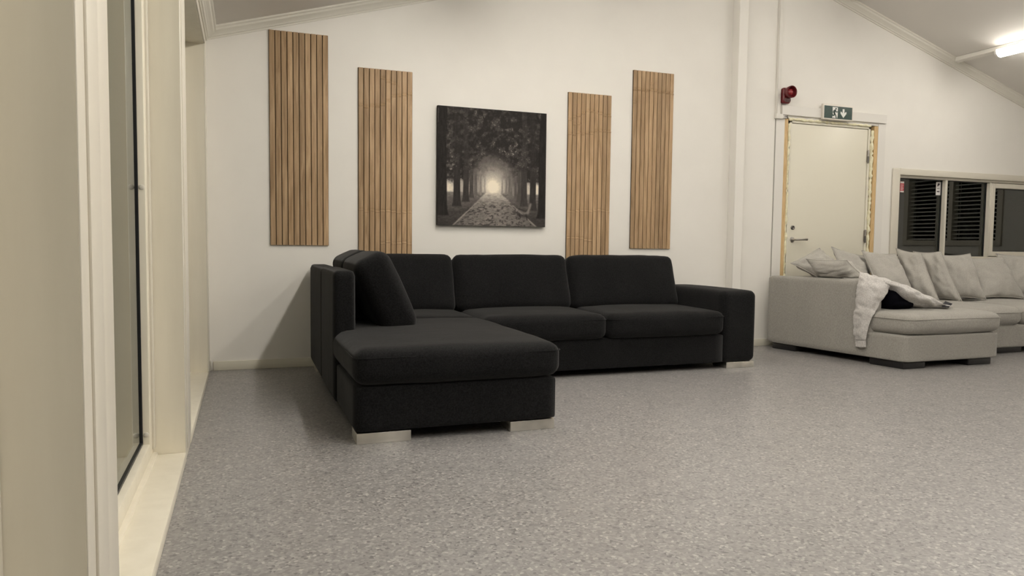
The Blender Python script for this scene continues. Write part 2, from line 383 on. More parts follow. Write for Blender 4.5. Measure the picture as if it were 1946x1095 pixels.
# ------------------------------------------------------------------ window_1 on the back wall
win = bmesh.new()
addbox(win, (6.310, -.018, WZ0-.08), (WX0+.004, .0, 1.727), .012, 3)
addbox(win, (WX0-.002, -.018, WZ1-.004), (WX1+.09, .0, 1.727), .004, 2)
addbox(win, (WX1, -.018, WZ0-.08), (WX1+.09, .0, WZ1), .004, 2); addbox(win, (WX0, -.03, WZ0-.06), (WX1, 0, WZ0), .004, 2)
wobj = tag(bmobj('window_1', win, M_casing, auto=40), kind='structure')
fy0, fy1, gy = .014, .13, .066
ft, fb = 1.640, WZ0+.02
fr = bmesh.new()
addbox(fr, (WX0, fy0, WZ0), (6.432, fy1, WZ1), .003); addbox(fr, (6.432, fy0, ft), (WX1, fy1, WZ1-.001), .003); addbox(fr, (6.432, fy0, WZ0), (WX1, fy1, WZ0+.05), .003)
addbox(fr, (7.066, fy0, WZ0+.05), (7.095, fy1, ft), .003); addbox(fr, (7.716, fy0, WZ0+.05), (7.731, fy1, ft), .003); addbox(fr, (8.50, fy0, WZ0+.05), (WX1, fy1, ft), .003)
bmobj('window_frame', fr, M_casing, wobj, auto=40)
sash = bmesh.new()   # opening sash in the third light
s0, s1 = 7.732, 8.496
for a, b in (((s0, fy0-.006, WZ0+.055), (s0+.055, .10, ft-.006)), ((s1-.055, fy0-.006, WZ0+.055), (s1, .10, ft-.006)), ((s0+.055, fy0-.006, ft-.056), (s1-.055, .10, ft-.006)), ((s0+.055, fy0-.006, WZ0+.055), (s1-.055, .10, WZ0+.105))): addbox(sash, a, b, .003)
bmobj('sash', sash, M_casing, wobj, auto=40)
panes = [(6.432, 7.066, WZ0+.05, ft), (7.095, 7.716, WZ0+.05, ft), (s0+.055, s1-.055, WZ0+.105, ft-.056)]
for a, b, c, d in panes:
    box('pane', (a-.004, gy, c-.004), (b+.004, gy+.006, d+.004), M_glass, wobj); box('pane', (a-.004, gy+.022, c-.004), (b+.004, gy+.027, d+.004), M_glass, wobj)
    bmg = bmesh.new(); g = .007
    for p, q in (((a, gy-.010, c), (a+g, gy, d)), ((b-g, gy-.010, c), (b, gy, d)), ((a, gy-.010, d-g), (b, gy, d)), ((a, gy-.010, c), (b, gy, c+g))): addbox(bmg, p, q)
    bmobj('gasket', bmg, M_gasket, wobj)
tag(box('dark_backing', (WX0-.05, .55, .5), (WX1+.3, .57, 2.1), M_dark), kind='structure')  # dark sheet standing outside, behind the panes of window_1
# window_5 in the right wall, with blinds; it is seen mirrored in the panes of window_1
RY0, RY1, RZ0, RZ1 = -1.86, -.60, 1.04, 2.08
fr = bmesh.new()
for a, b in (((RX-.02, RY0-.07, RZ0-.07), (RX+.10, RY0, RZ1+.07)), ((RX-.02, RY1, RZ0-.07), (RX+.10, RY1+.07, RZ1+.07)), ((RX-.02, RY0, RZ1), (RX+.10, RY1, RZ1+.07)), ((RX-.02, RY0, RZ0-.07), (RX+.10, RY1, RZ0)), ((RX-.01, -1.26, RZ0), (RX+.10, -1.20, RZ1))): addbox(fr, a, b, .003)
w5 = tag(bmobj('window_5', fr, M_casing, auto=40), kind='structure')
box('pane', (RX+.085, RY0, RZ0), (RX+.09, -1.26, RZ1), M_glass, w5); box('pane', (RX+.085, -1.20, RZ0), (RX+.09, RY1, RZ1), M_glass, w5)
box('night_backing', (RX+.15, RY0-.05, RZ0-.05), (RX+.16, RY1+.05, RZ1+.05), M_dark, w5)
for i, (ya, yb) in enumerate(((RY0+.01, -1.27), (-1.19, RY1-.01))):
    r = tag(empty('venetian_blind', (RX+.03, (ya+yb)/2, RZ0)), ['grey venetian blind on the right wall, mirrored in the pane by the door', 'grey venetian blind on the right wall, mirrored in the middle window pane'][i], 'blind', 'blinds mirrored in the back window')
    sh = bpy.data.meshes.new('slat'); h_ = (yb-ya)/2
    prof = [(-.020, -.0115), (-.007, -.002), (.007, .004), (.020, .0065)]
    sh.from_pydata([(p[0], sy*h_, p[1]) for sy in (-1, 1) for p in prof], [], [(0, 1, 5, 4), (1, 2, 6, 5), (2, 3, 7, 6)]); sh.materials.append(M_slatblind); sh.shade_smooth()
    z = .02+.012*i
    while z < RZ1-RZ0-.08:
        q = bpy.data.objects.new('slat', sh); link(q, r); q.location = (0, 0, z); z += .052
    box('head_rail', (RX+.01, ya, RZ1-.05), (RX+.05, yb, RZ1-.004), M_slatblind, r)
    for fy in (.15, .85):
        bm = bmesh.new(); yy = ya+(yb-ya)*fy; tube(bm, [(RX+.008, yy, RZ0), (RX+.008, yy, RZ1-.05)], .0018, 6); bmobj('ladder_cord', bm, M_slatblind, r)
# stickers on the first pane
st = tag(box('window_sticker', (6.499, gy-.0015, 1.497), (6.549, gy-.0002, 1.608), M_stred), 'red and white warning sticker on the first window pane by its left edge', 'sticker')
box('print_band', (6.500, gy-.0022, 1.588), (6.548, gy-.0012, 1.607), M_stw, st); box('print_band', (6.500, gy-.0022, 1.498), (6.548, gy-.0012, 1.512), M_stw, st)
for k, z in enumerate((1.568, 1.550, 1.535, 1.522)): box('print_line', (6.504, gy-.0022, z), (6.540-.006*(k % 2), gy-.0012, z+.005), M_stw, st)
st = tag(box('window_sticker', (6.992, gy-.0015, 1.485), (7.056, gy-.0002, 1.620), M_stw), 'small white sticker with dark print on the first window pane, upper right corner', 'sticker')
bm = bmesh.new(); prism(bm, [(7.008, 1.576), (7.018, 1.574), (7.023, 1.584), (7.036, 1.588), (7.042, 1.600), (7.034, 1.608), (7.012, 1.607)], gy-.0022, gy-.0012, 'y'); bmobj('print_mark', bm, M_stblk, st)
box('print_line', (7.004, gy-.0022, 1.553), (7.040, gy-.0012, 1.558), M_stblk, st); box('print_line', (7.004, gy-.0022, 1.516), (7.042, gy-.0012, 1.527), M_stblk, st)
# ------------------------------------------------------------------ ceiling luminaires
def tilt(x): return -math.atan(SL) if x < RIDGE_X else math.atan(SR)
ROWS = [(1.82, 'window side outer'), (3.24, 'window side inner'), (5.60, 'door side inner'), (7.04, 'door side outer')]
YL = {1.82: [-.95, -2.50, -4.05, -5.60], 3.24: [-.95, -2.50, -4.05, -5.60], 5.60: [-1.00, -3.50, -6.00], 7.04: [-.52, -3.02, -5.52]}
ordn = ['first', 'second', 'third', 'fourth', 'fifth']
for x, nm in ROWS:
    zt = ceil_z(x)
    rw = tag(box('light_raceway', (-.026, YB+.2, -.046), (.026, -.074, 0), M_plastic, bev=.003), 'white raceway carrying the lamps along the ceiling, %s row' % nm, 'raceway')
    rw.location = (x, 0, zt-.001); rw.rotation_euler = (0, tilt(x), 0)
    for k, y in enumerate(YL[x]):
        f = empty('ceiling_light', (x, y, zt)); f.rotation_euler = (0, tilt(x) if x > RIDGE_X else 0, 0)
        tag(f, 'white strip ceiling light, %s from the back wall in the %s row' % (ordn[k], nm), 'ceiling light', 'strip lights on the ceiling')
        bm = bmesh.new(); addbox(bm, (-.045, -1.26, -.055), (.045, 0, -.0405), .003); o = bmobj('housing', bm, M_plastic); o.parent = f
        half = [(.056*math.cos(math.pi*q/10), -.055-.048*math.sin(math.pi*q/10)) for q in range(11)]
        bm = bmesh.new(); prism(bm, half, -1.25, -.01, 'y'); o = bmobj('diffuser', bm, M_lamp[x], auto=50); o.parent = f
        for ya, yb in ((-.01, .008), (-1.268, -1.25)):
            bm = bmesh.new(); prism(bm, [(p*1.04, -.055+(q+.055)*1.04) for p, q in half], ya, yb, 'y')
            o = bmobj('end_cap', bm, M_plastic, auto=50); o.parent = f

# ------------------------------------------------------------------ wall panels of oak slats
def panel(x0, x1, z0, z1, label, creases, seed):
    r = tag(empty('slatted_wall_panel', ((x0+x1)/2, 0, z0)), label, 'wall panel', 'oak slat panels on the back wall')
    box('backing', (x0, -.006, z0), (x1, -.0005, z1), M_groove, r)
    n = 10; p = (x1-x0)/n; rnd = random.Random(seed)
    for i in range(n):
        a = x0+i*p+.0024; b = x0+(i+1)*p-.0024; c = .0022
        rows = [(z0, 0)]
        cs = []
        for (s0, e0, zc, zc2, amp) in creases:
            if s0 <= i <= e0: cs.append((zc+(zc2-zc)*(i-s0)/max(1, e0-s0)+rnd.uniform(-.008, .008), amp))
        for zc, amp in sorted(cs):
            if zc < rows[-1][0]+.03 or zc > z1-.03: continue
            rows += [(zc-.016, 0), (zc-.005, amp), (zc+.001, -amp*.9), (zc+.016, 0)]
        rows.append((z1, 0)); V = []; Fc = []
        for z, d in rows:
            yf = -.0145-d
            V += [(a, -.006, z), (a, yf+c, z), (a+c, yf, z), (b-c, yf, z), (b, yf+c, z), (b, -.006, z)]
        for k in range(len(rows)-1):
            for j in range(5): Fc.append((k*6+j, k*6+j+1, k*6+6+j+1, k*6+6+j))
        m = len(rows)-1; Fc += [(5, 4, 3, 2, 1, 0), tuple(m*6+j for j in range(6))]
        obj('slat', V, Fc, M_oak, r)
PW = .412
panel(.415, .828, .900, 2.430, 'oak slat wall panel nearest the windows, hung highest and smooth', [], 1)
panel(1.044, 1.455, .70, 2.224, 'creased oak slat wall panel just left of the avenue picture', [(0, 3, 1.945, 1.95, .003), (4, 6, 1.965, 2.03, .003), (7, 9, 2.05, 2.06, .003), (4, 6, 2.16, 2.13, .003), (0, 9, 1.17, 1.165, .0022), (4, 9, .93, .925, .0022)], 2)
panel(2.757, 3.158, .66, 2.183, 'creased oak slat wall panel just right of the avenue picture', [(0, 3, 1.965, 2.02, .0035), (4, 9, 2.045, 2.01, .0035), (0, 5, 1.845, 1.86, .0035), (6, 9, 1.885, 1.88, .0035), (0, 9, 1.21, 1.22, .002), (0, 5, .985, .975, .002), (1, 2, 1.93, 1.93, .0025)], 3)
panel(3.360, 3.762, .900, 2.417, 'oak slat wall panel nearest the pilaster, with one crease near its top', [(0, 9, 2.262, 2.255, .004), (0, 0, 2.155, 2.155, .003), (3, 4, 2.30, 2.31, .003)], 4)

# ------------------------------------------------------------------ canvas print
def paint(n):
    s, t = np.meshgrid(np.linspace(0, 1, n), np.linspace(0, 1, n))
    rng = np.random.default_rng(5)
    def vnoise(fx, fy):
        gx, gy = int(fx)+3, int(fy)+3; g = rng.random((gy, gx)); x = s*fx; y = t*fy
        xi = x.astype(int); yi = y.astype(int); a = x-xi; b = y-yi
        a = a*a*(3-2*a); b = b*b*(3-2*b)
        return (g[yi, xi]*(1-a)+g[yi, xi+1]*a)*(1-b)+(g[yi+1, xi]*(1-a)+g[yi+1, xi+1]*a)*b
    def fbm(f, o=4):
        v = 0; k = 1; tot = 0
        for i in range(o): v = v+k*vnoise(f*2**i, f*2**i); tot += k; k *= .62
        return v/tot
    mixv = lambda a, b, k: a+(b-a)*np.clip(k, 0, 1)
    sm = lambda a, b, x: (lambda q: q*q*(3-2*q))(np.clip((x-a)/(b-a), 0, 1))
    leaf = fbm(24, 4); big = fbm(6, 4); fine = vnoise(120, 120); lf2 = fbm(40, 2)
    gx, gz, gh = .5, .335, .285
    rad = np.sqrt((s-gx)**2+((t-gz)/1.05)**2)
    # misty light at the end of the avenue
    L_ = .055+.62*np.exp(-(rad/.055)**2)+.34*np.exp(-(rad/.135)**2)+.16*np.exp(-(rad/.24)**2)
    L_ = L_*(.90+.22*(leaf-.5))
    # pale foliage round the opening, darker leaves further out and up
    arch = np.sqrt(((s-.5)/.20)**2+((t-.30)/.235)**2)+.75*(leaf-.5)+.35*(big-.5)
    mid = .055+.16*np.exp(-(rad/.20)**2)*(.55+.9*lf2)
    L_ = mixv(L_, mid, sm(.55, .95, arch)*sm(.30, .36, t))
    cano = .020+.030*sm(.42, .75, leaf)+.022*sm(.5, .8, lf2)*sm(.4, .7, big)
    L_ = mixv(L_, cano, sm(.95, 1.45, arch)*sm(.29, .36, t+.05*(leaf-.5)))
    L_ = L_+sm(.72, .86, fine)*sm(.50, .66, leaf)*(.05+.12*np.exp(-((s-.62)**2+(t-.66)**2)/.02)+.07*np.exp(-((s-.1)**2+(t-.5)**2)/.02))*sm(.34, .42, t)
    # bright meadow between the trunks at both sides
    far = np.clip(np.abs(s-.5)/.45, 0, 1)
    band = sm(.17, .235, t)*(1-sm(.335, .40, t+.10*(leaf-.5)))
    L_ = mixv(L_, .24+.40*sm(.5, .95, far), band*sm(.16, .27, np.abs(s-.5)))
    # ground
    g = 1-sm(gh-.010, gh+.010, t)
    dep = np.clip((gh-t)/gh, 0, 1)
    litter = .5*vnoise(36, 80)+.5*vnoise(70, 150)
    gl = .34*np.exp(-dep/.16)+.155
    ground = gl*(.60+.80*litter)*(.45+.55*np.exp(-((s-.5)/.36)**2))
    ground = ground*(1-.62*sm(.52, .70, .6*vnoise(44, 95)+.4*vnoise(90, 180))*sm(.12, .45, dep))
    xl = .445-dep*.305; xr = .560+dep*.350
    off = np.maximum(sm(0, .02, xl-s), sm(0, .02, s-xr))
    verge = (.030+.13*np.exp(-dep/.30))*(.65+.7*litter)
    ground = mixv(ground, verge, off)
    el = np.exp(-((s-xl)/(.003+.006*dep))**2)*sm(.22, .30, dep); er = np.exp(-((s-xr)/(.003+.005*dep))**2)*sm(.3, .4, dep)
    ground = mixv(ground, .24, np.maximum(el, er)*.8)
    L_ = mixv(L_, ground, g)
    # trunks far to near
    TR = [(.425, .012, .285, .34), (.387, .018, .27, .24), (.340, .026, .262, .13), (.303, .034, .240, .070), (.253, .052, .205, .044), (.172, .064, .165, .034), (.040, .092, .085, .024),
          (.585, .012, .285, .32), (.625, .020, .275, .22), (.660, .034, .262, .16), (.712, .026, .24, .11), (.748, .040, .215, .078), (.792, .058, .180, .050), (.876, .062, .145, .036), (.972, .090, .075, .022)]
    for c, w_, b, lum in TR:
        flare = 1+.45*np.exp(-np.clip(t-b, 0, 1)/.035)
        cc = c+.012*np.sin(t*7+c*20)*np.clip(t-.3, 0, 1)
        m_ = (1-sm(.42, .54, np.abs(s-cc)/(w_*flare*(1-.25*np.clip(t-.3, 0, 1)))))*sm(b-.012, b+.004, t)
        h = .36+.9*w_*4*np.abs(c-.5)+.03
        top = 1-sm(h, h+.10, t+.16*(leaf-.5))
        if w_ > .08: top = np.ones_like(t)
        elif w_ > .05: top = np.maximum(top, .45)
        L_ = mixv(L_, lum*(.62+.30*vnoise(90, 22)), m_*top)
    # branches
    for (p, q, c, w_) in (((.95, .80), (.42, .70), .05, .005), ((.94, .70), (.60, .60), .06, .0045), ((.93, .62), (.80, .50), -.03, .004), ((.17, .95), (.40, .74), .03, .005), ((.96, .92), (.66, .86), .04, .005), ((.90, .98), (.97, .80), .02, .008)):
        for i in range(50):
            a = i/49; bx = p[0]+(q[0]-p[0])*a; bz = p[1]+(q[1]-p[1])*a+c*math.sin(a*math.pi)
            L_ = mixv(L_, .017, np.exp(-(((s-bx)**2+(t-bz)**2)/(w_*(1.1-.6*a))**2))*.6)
    def stroke(L_, pts, w_, lum):
        for (a, b) in zip(pts, pts[1:]):
            ax, az = a; bx, bz = b; l2 = (bx-ax)**2+(bz-az)**2
            q = np.clip(((s-ax)*(bx-ax)+(t-az)*(bz-az))/l2, 0, 1)
            L_ = mixv(L_, lum, np.exp(-((s-ax-q*(bx-ax))**2+(t-az-q*(bz-az))**2)/w_**2))
        return L_
    for pts, w_, lum in (([(.735, .105), (.83, .085)], .014, .035), ([(.735, .14), (.80, .115), (.835, .125)], .007, .13), ([(.745, .155), (.81, .135), (.845, .17)], .0045, .028), ([(.83, .12), (.855, .195)], .011, .15),
                         ([(.75, .105), (.76, .075)], .005, .02), ([(.815, .095), (.825, .06)], .006, .02), ([(.662, .25), (.662, .292)], .009, .12), ([(.60, .262), (.64, .272)], .006, .10), ([(.665, .195), (.70, .187)], .006, .06)):
        L_ = stroke(L_, pts, w_, lum)
    L_ = np.clip(1.12*L_**.93*(.92+.16*fine), .016, .85)
    kk = np.clip(L_/.7, 0, 1)[..., None]
    return s, t, L_[..., None]*((1-kk)*np.array([1.08, .97, .92])+kk*np.array([1.08, .98, .80]))
def canvas():
    x0, x1, z0, z1 = 1.646, 2.556, 1.068, 1.988
    r = empty('canvas_print', ((x0+x1)/2, 0, z0))
    tag(r, 'square sepia canvas print of a misty avenue of trees', 'picture')
    edge = mat('canvas_edge', (.022, .018, .016), .7, .2)
    box('stretcher', (x0, -.036, z0), (x1, -.006, z1), edge, r, .003, 2)
    n = 330
    s, t, colr = paint(n)
    V = np.stack([x0+.001+s*(x1-x0-.002), np.full_like(s, -.0372), z0+.001+t*(z1-z0-.002)], -1).reshape(-1, 3)
    idx = np.arange(n*n).reshape(n, n)
    Fq = np.stack([idx[:-1, :-1], idx[:-1, 1:], idx[1:, 1:], idx[1:, :-1]], -1).reshape(-1, 4)
    me = bpy.data.meshes.new('printed_face'); me.from_pydata(V.tolist(), [], Fq.tolist())
    at = me.color_attributes.new('print', 'FLOAT_COLOR', 'POINT')
    buf = np.ones((n*n, 4), np.float32); buf[:, :3] = colr.reshape(-1, 3); at.data.foreach_set('color', buf.ravel())
    m = mat('avenue_print', (.1, .1, .1), .85, .08); a = N(m, 'ShaderNodeAttribute'); a.attribute_name = 'print'; L(m, a.outputs['Color'], bsdf(m).inputs['Base Color'])
    fin('printed_face', me, m, r)
canvas()

# ------------------------------------------------------------------ exit sign, alarm, trunking
sg = tag(empty('exit_sign', (5.55, -.06, 2.13)), 'green and white emergency exit sign above the door', 'exit sign')
box('housing', (5.372, -.049, 2.138), (5.738, -.022, 2.286), M_signbox, sg, .006, 2)
SY = -.0502
box('face', (5.384, SY, 2.150), (5.724, -.045, 2.268), M_green, sg, .002)
def flat(name, pts, m, y0=-.0516, y1=-.0500):
    bm = bmesh.new(); prism(bm, pts, y0, y1, 'y'); return bmobj(name, bm, m, sg)
flat('door_pictogram', [(5.478, 2.158), (5.492, 2.183), (5.483, 2.200), (5.482, 2.258), (5.545, 2.258), (5.545, 2.180), (5.541, 2.158), (5.526, 2.156), (5.532, 2.180), (5.520, 2.156)], M_white)
bm = bmesh.new(); lathe(bm, [(0, .0012), (.0085, .0012), (.0085, -.0005)], 14, Matrix.Translation((5.522, -.0516, 2.243)) @ Matrix.Rotation(math.pi/2, 4, 'X')); bmobj('runner_head', bm, M_green, sg)
def limb(pts, r):
    bm = bmesh.new()
    for (a, b) in zip(pts, pts[1:]):
        a = Vector(a); b = Vector(b); d = (b-a).normalized(); p = Vector((-d.y, d.x))*r; a2 = a-d*r*.6; b2 = b+d*r*.6
        prism(bm, [a2+p, b2+p, b2-p, a2-p], -.0528, -.0514, 'y')
    return bm
bmobj('runner_torso', limb([(5.512, 2.228), (5.503, 2.205), (5.508, 2.192)], .009), M_green, sg)
bmobj('runner_arm', limb([(5.512, 2.230), (5.492, 2.220), (5.487, 2.206)], .0042), M_green, sg); bmobj('runner_arm', limb([(5.516, 2.230), (5.530, 2.212), (5.543, 2.217)], .0042), M_green, sg)
bmobj('runner_leg', limb([(5.507, 2.195), (5.500, 2.180), (5.478, 2.180)], .0055), M_green, sg); bmobj('runner_leg', limb([(5.510, 2.195), (5.522, 2.178), (5.528, 2.158)], .0055), M_green, sg)
flat('arrow', [(5.604, 2.246), (5.626, 2.246), (5.626, 2.205), (5.640, 2.220), (5.650, 2.220), (5.650, 2.203), (5.615, 2.163), (5.580, 2.203), (5.580, 2.220), (5.590, 2.220), (5.604, 2.205)], M_white)

al = tag(empty('fire_alarm_sounder', (4.955, 0, 2.25)), 'dark red fire alarm sounder on the wall left above the door', 'alarm')
bm = bmesh.new(); addbox(bm, (4.903, -.055, 2.249), (4.992, 0, 2.395), .022, 4); bmobj('base', bm, M_red, al, auto=50)
bm = bmesh.new(); addbox(bm, (4.915, -.070, 2.262), (4.980, -.03, 2.300), .012, 3); bmobj('beacon_window', bm, mat('smoky_lens', (.12, .06, .06), .25), al, auto=50)
AM = Matrix.Translation((4.950, -.015, 2.346)) @ Matrix.Rotation(math.pi/2, 4, 'X')
bm = bmesh.new(); lathe(bm, [(.030, 0), (.032, .03), (.040, .045), (.051, .052), (.054, .075), (.055, .098), (.052, .100), (.048, .085), (.044, .062), (.030, .058), (0, .058)], 28, AM); bmobj('horn', bm, M_red, al, smooth=True)
bm = bmesh.new(); lathe(bm, [(.034, .056), (.033, .072), (.024, .084), (.010, .089), (0, .090)], 24, AM); bmobj('horn_dome', bm, M_redd, al, smooth=True)

tr = tag(empty('cable_trunking', (4.89, 0, 2.12)), 'white cable trunking running down the wall to the door corner', 'cable trunking')
box('channel', (4.858, -.022, 2.150), (4.900, 0, ceil_z(4.88)-.08), M_plastic, tr, .002)
box('cover', (4.861, -.026, 2.150), (4.897, -.021, ceil_z(4.88)-.08), M_plastic, tr, .002)
box('elbow', (4.850, -.030, 2.112), (4.925, 0, 2.156), M_plastic, tr, .003, 2)
bm = bmesh.new(); prism(bm, [(4.925, 2.150), (4.960, 2.140), (4.978, 2.128), (4.970, 2.118), (4.925, 2.120)], -.024, -.004, 'y'); bmobj('broken_end', bm, M_plastic, tr)
bm = bmesh.new(); tube(bm, [(4.92, -.015, 2.125), (4.955, -.024, 2.118), (4.985, -.018, 2.126), (4.992, -.012, 2.148)], .0032, 8); tube(bm, [(4.92, -.012, 2.130), (4.965, -.030, 2.134), (4.99, -.02, 2.128), (5.005, -.006, 2.125)], .0028, 8); bmobj('cable', bm, M_darksteel, tr, smooth=True)

# ------------------------------------------------------------------ upholstery helpers
def rbox(a, b, r, puff=(0, 0, 0), seg=18, wob=.0, seed=0, top_only=False, xf=None):
    """rounded box with bulging faces as bmesh; puff = bulge of x, y, z faces"""
    bm = bmesh.new(); bmesh.ops.create_cube(bm, size=2)
    bmesh.ops.subdivide_edges(bm, edges=list(bm.edges), cuts=seg-1, use_grid_fill=True)
    a = Vector(a); b = Vector(b); c = (a+b)/2; h = (b-a)/2; off = Vector((seed*3.1, seed*1.7, seed*.9))
    rv = Vector((min(r, h.x), min(r, h.y), min(r, h.z)))
    for v in bm.verts:
        # push the grid lines towards the edges so that the rounding is well resolved
        q = [math.copysign(abs(t)**.62, t) if t else 0 for t in v.co]
        p = Vector([q[i]*h[i] for i in range(3)])
        core = Vector([max(-(h[i]-rv[i]), min(h[i]-rv[i], p[i])) for i in range(3)])
        d = p-core
        dn = Vector([d[i]/rv[i] for i in range(3)])
        if dn.length > 1e-6:
            m = max(abs(x) for x in dn); dn = dn.normalized()*m
        p = core+Vector([dn[i]*rv[i] for i in range(3)])
        f = [1-(p[i]/h[i])**2 for i in range(3)]
        f = [max(0, x) for x in f]
        s = [p[i]/h[i] for i in range(3)]
        p.x += puff[0]*s[0]*(f[1]*f[2])**.7; p.y += puff[1]*s[1]*(f[0]*f[2])**.7
        if not (top_only and s[2] < 0): p.z += puff[2]*s[2]*(f[0]*f[1])**.6
        if wob:
            w_ = mnoise.noise(p*4.5+off)*wob+mnoise.noise(p*11+off)*wob*.4
            nrm = dn if dn.length > 1e-6 else Vector((0, 0, 0)); p += nrm*w_
        p += c
        v.co = xf(p) if xf else p
    return bm
def rect_loop(a, b, z, r, e=0.0, n=6):
    pts = []
    for (cx, cy, a0) in ((b[0]-r, b[1]-r, 0), (a[0]+r, b[1]-r, 90), (a[0]+r, a[1]+r, 180), (b[0]-r, a[1]+r, 270)):
        for i in range(n+1):
            t = math.radians(a0+90*i/n); pts.append(Vector((cx+(r+e)*math.cos(t), cy+(r+e)*math.sin(t), z)))
    # densify
    out = []
    for p, q in zip(pts, pts[1:]+pts[:1]):
        k = max(1, int((q-p).length/.05))
        for i in range(k): out.append(p.lerp(q, i/k))
    return out

# ------------------------------------------------------------------ black corner sofa
bs = tag(empty('corner_sofa', (.70, -2.25, 0)), 'black fabric corner sofa with chaise and steel feet against the back wall', 'sofa')
def up(name, a, b, r, parent, m, **k):
    return bmobj(name, rbox(a, b, r, **k), m, parent, smooth=True)
base = up('base', (.705, -2.25, .050), (1.705, -.04, .268), .022, bs, M_black, seg=14)
up('base', (1.690, -.985, .045), (3.635, -.04, .265), .018, bs, M_black, seg=14)
up('backrest', (.690, -1.555, .050), (.806, -.872, .770), .028, bs, M_black, puff=(.006, .0, .004), seg=16)
up('backrest', (.690, -.868, .050), (.815, -.035, .762), .028, bs, M_black, puff=(.005, 0, .002), seg=16)
up('backrest', (.80, -.150, .10), (3.52, -.035, .735), .03, bs, M_black, seg=14)
arm = up('armrest', (3.628, -.982, .045), (3.935, -.04, .588), .045, bs, M_black, puff=(.004, .004, .010), seg=18)
ch = up('seat_cushion', (.700, -2.272, .270), (1.722, -.945, .437), .055, bs, M_black, puff=(.012, .014, .020), seg=22, wob=.003, seed=1)
cs = up('seat_cushion', (.815, -.940, .270), (1.705, -.20, .440), .05, bs, M_black, puff=(.0, .01, .014), seg=16, wob=.003, seed=2)
c1 = up('seat_cushion', (1.725, -1.022, .268), (2.632, -.20, .438), .050, bs, M_black, puff=(.004, .014, .022), seg=20, wob=.004, seed=3)
c2 = up('seat_cushion', (2.640, -1.022, .268), (3.622, -.20, .438), .050, bs, M_black, puff=(.004, .014, .022), seg=20, wob=.004, seed=4)
def seam(parent, a, b, z, r, e, m, rad=.0022):
    bm = bmesh.new(); tube(bm, rect_loop(a, b, z, r, e), rad, 5, closed=True); bmobj('seam', bm, m, parent, smooth=True)
seam(ch, (.700, -2.272), (1.722, -.945), .400, .055, .0045, M_black); seam(c1, (1.725, -1.022), (2.632, -.20), .402, .05, .004, M_black); seam(c2, (2.640, -1.022), (3.622, -.20), .402, .05, .004, M_black)
def lean(cx, cy, z, ang, yaw=0):
    Mx = Matrix.Translation((cx, cy, z)) @ Matrix.Rotation(yaw, 4, 'Z') @ Matrix.Rotation(ang, 4, 'X')
    return lambda p: Mx @ p
# back row: three cushions leaning on the backrest
for i, (xa, xb) in enumerate(((.86, 1.688), (1.700, 2.614), (2.628, 3.585))):
    wd = xb-xa
    up('back_cushion', (-wd/2, -.088, 0), (wd/2, .088, .435), .050, bs, M_black, puff=(.006, .030, .012), seg=20, wob=.006, seed=10+i, xf=lean((xa+xb)/2, -.392, .412, math.radians(-19)))
# chaise side: two cushions seen from their ends
for i, (ya, yb) in enumerate(((-1.475, -.862), (-.850, -.30))):
    wd = yb-ya
    up('back_cushion', (-wd/2, -.104, 0), (wd/2, .100, .480), .058, bs, M_black, puff=(.010, .022, .010), seg=20, wob=.005, seed=20+i, xf=lean(1.098, (ya+yb)/2, .410, math.radians(-25.5), math.pi/2))
def foot(a, b): return box('foot', a, b, M_foot, bs, .003, 2)
foot((.712, -2.245, 0), (.965, -2.085, .050)); foot((1.462, -2.240, 0), (1.698, -2.08, .050)); foot((3.672, -.975, 0), (3.925, -.80, .046)); foot((.71, -.30, 0), (.87, -.05, .05)); foot((3.70, -.2, 0), (3.92, -.05, .046))

# ------------------------------------------------------------------ light grey sofa (slightly askew)
gs = tag(empty('chaise_sofa', (4.90, -1.4, 0)), 'light grey fabric sofa with a chaise end in front of the door', 'sofa')
def G(p):
    u, v, z = p; k = max(0, 1-u/1.6)
    return Vector((4.757+u+.155*v*k, -.10-v, z))
up('base', (0.0, .02, .050), (1.140, 1.330, .262), .020, gs, M_grey, seg=14, xf=G)
up('base', (1.10, .02, .052), (3.75, .945, .262), .020, gs, M_grey, seg=14, xf=G)
up('armrest', (-.004, 0, .055), (.135, 1.030, .664), .028, gs, M_grey, puff=(.004, .003, .004), seg=18, xf=G)
up('backrest', (.10, .01, .06), (3.75, .16, .66), .03, gs, M_grey, seg=14, xf=G)
gc1 = up('seat_cushion', (.004, .18, .266), (1.150, 1.350, .420), .060, gs, M_grey, puff=(.004, .012, .028), seg=24, wob=.004, seed=31, xf=G)
gc2 = up('seat_cushion', (1.155, .15, .262), (1.985, .985, .412), .065, gs, M_grey, puff=(.006, .012, .034), seg=20, wob=.004, seed=32, xf=G)
gc3 = up('seat_cushion', (1.995, .15, .262), (2.87, .975, .412), .065, gs, M_grey, puff=(.006, .012, .034), seg=20, wob=.004, seed=33, xf=G)
for par, a, b, z in ((gc1, (.004, .18), (1.150, 1.350), .383), (gc2, (1.155, .15), (1.985, .985), .372), (gc3, (1.995, .15), (2.87, .975), .372)):
    bm = bmesh.new(); tube(bm, [G(p) for p in rect_loop(a, b, z, .062, .007)], .0028, 5, closed=True); bmobj('seam', bm, M_grey, par, smooth=True)
def gbox(name, a, b, m, parent):
    bm = bmesh.new(); addbox(bm, a, b, .008, 3)
    for v in bm.verts: v.co = G(v.co)
    return bmobj(name, bm, m, parent, auto=40)
for a, b in (((.015, 1.02, 0), (.27, 1.31, .052)), ((.80, 1.06, 0), (1.09, 1.31, .052)), ((.02, .05, 0), (.28, .30, .056)), ((1.6, .65, 0), (2.1, .90, .054)), ((2.9, .65, 0), (3.4, .90, .054))): gbox('foot', a, b, M_blackfoot, gs)
gbox('fabric_tag', (1.139, 1.15, .165), (1.146, 1.19, .205), M_stblk, gs)

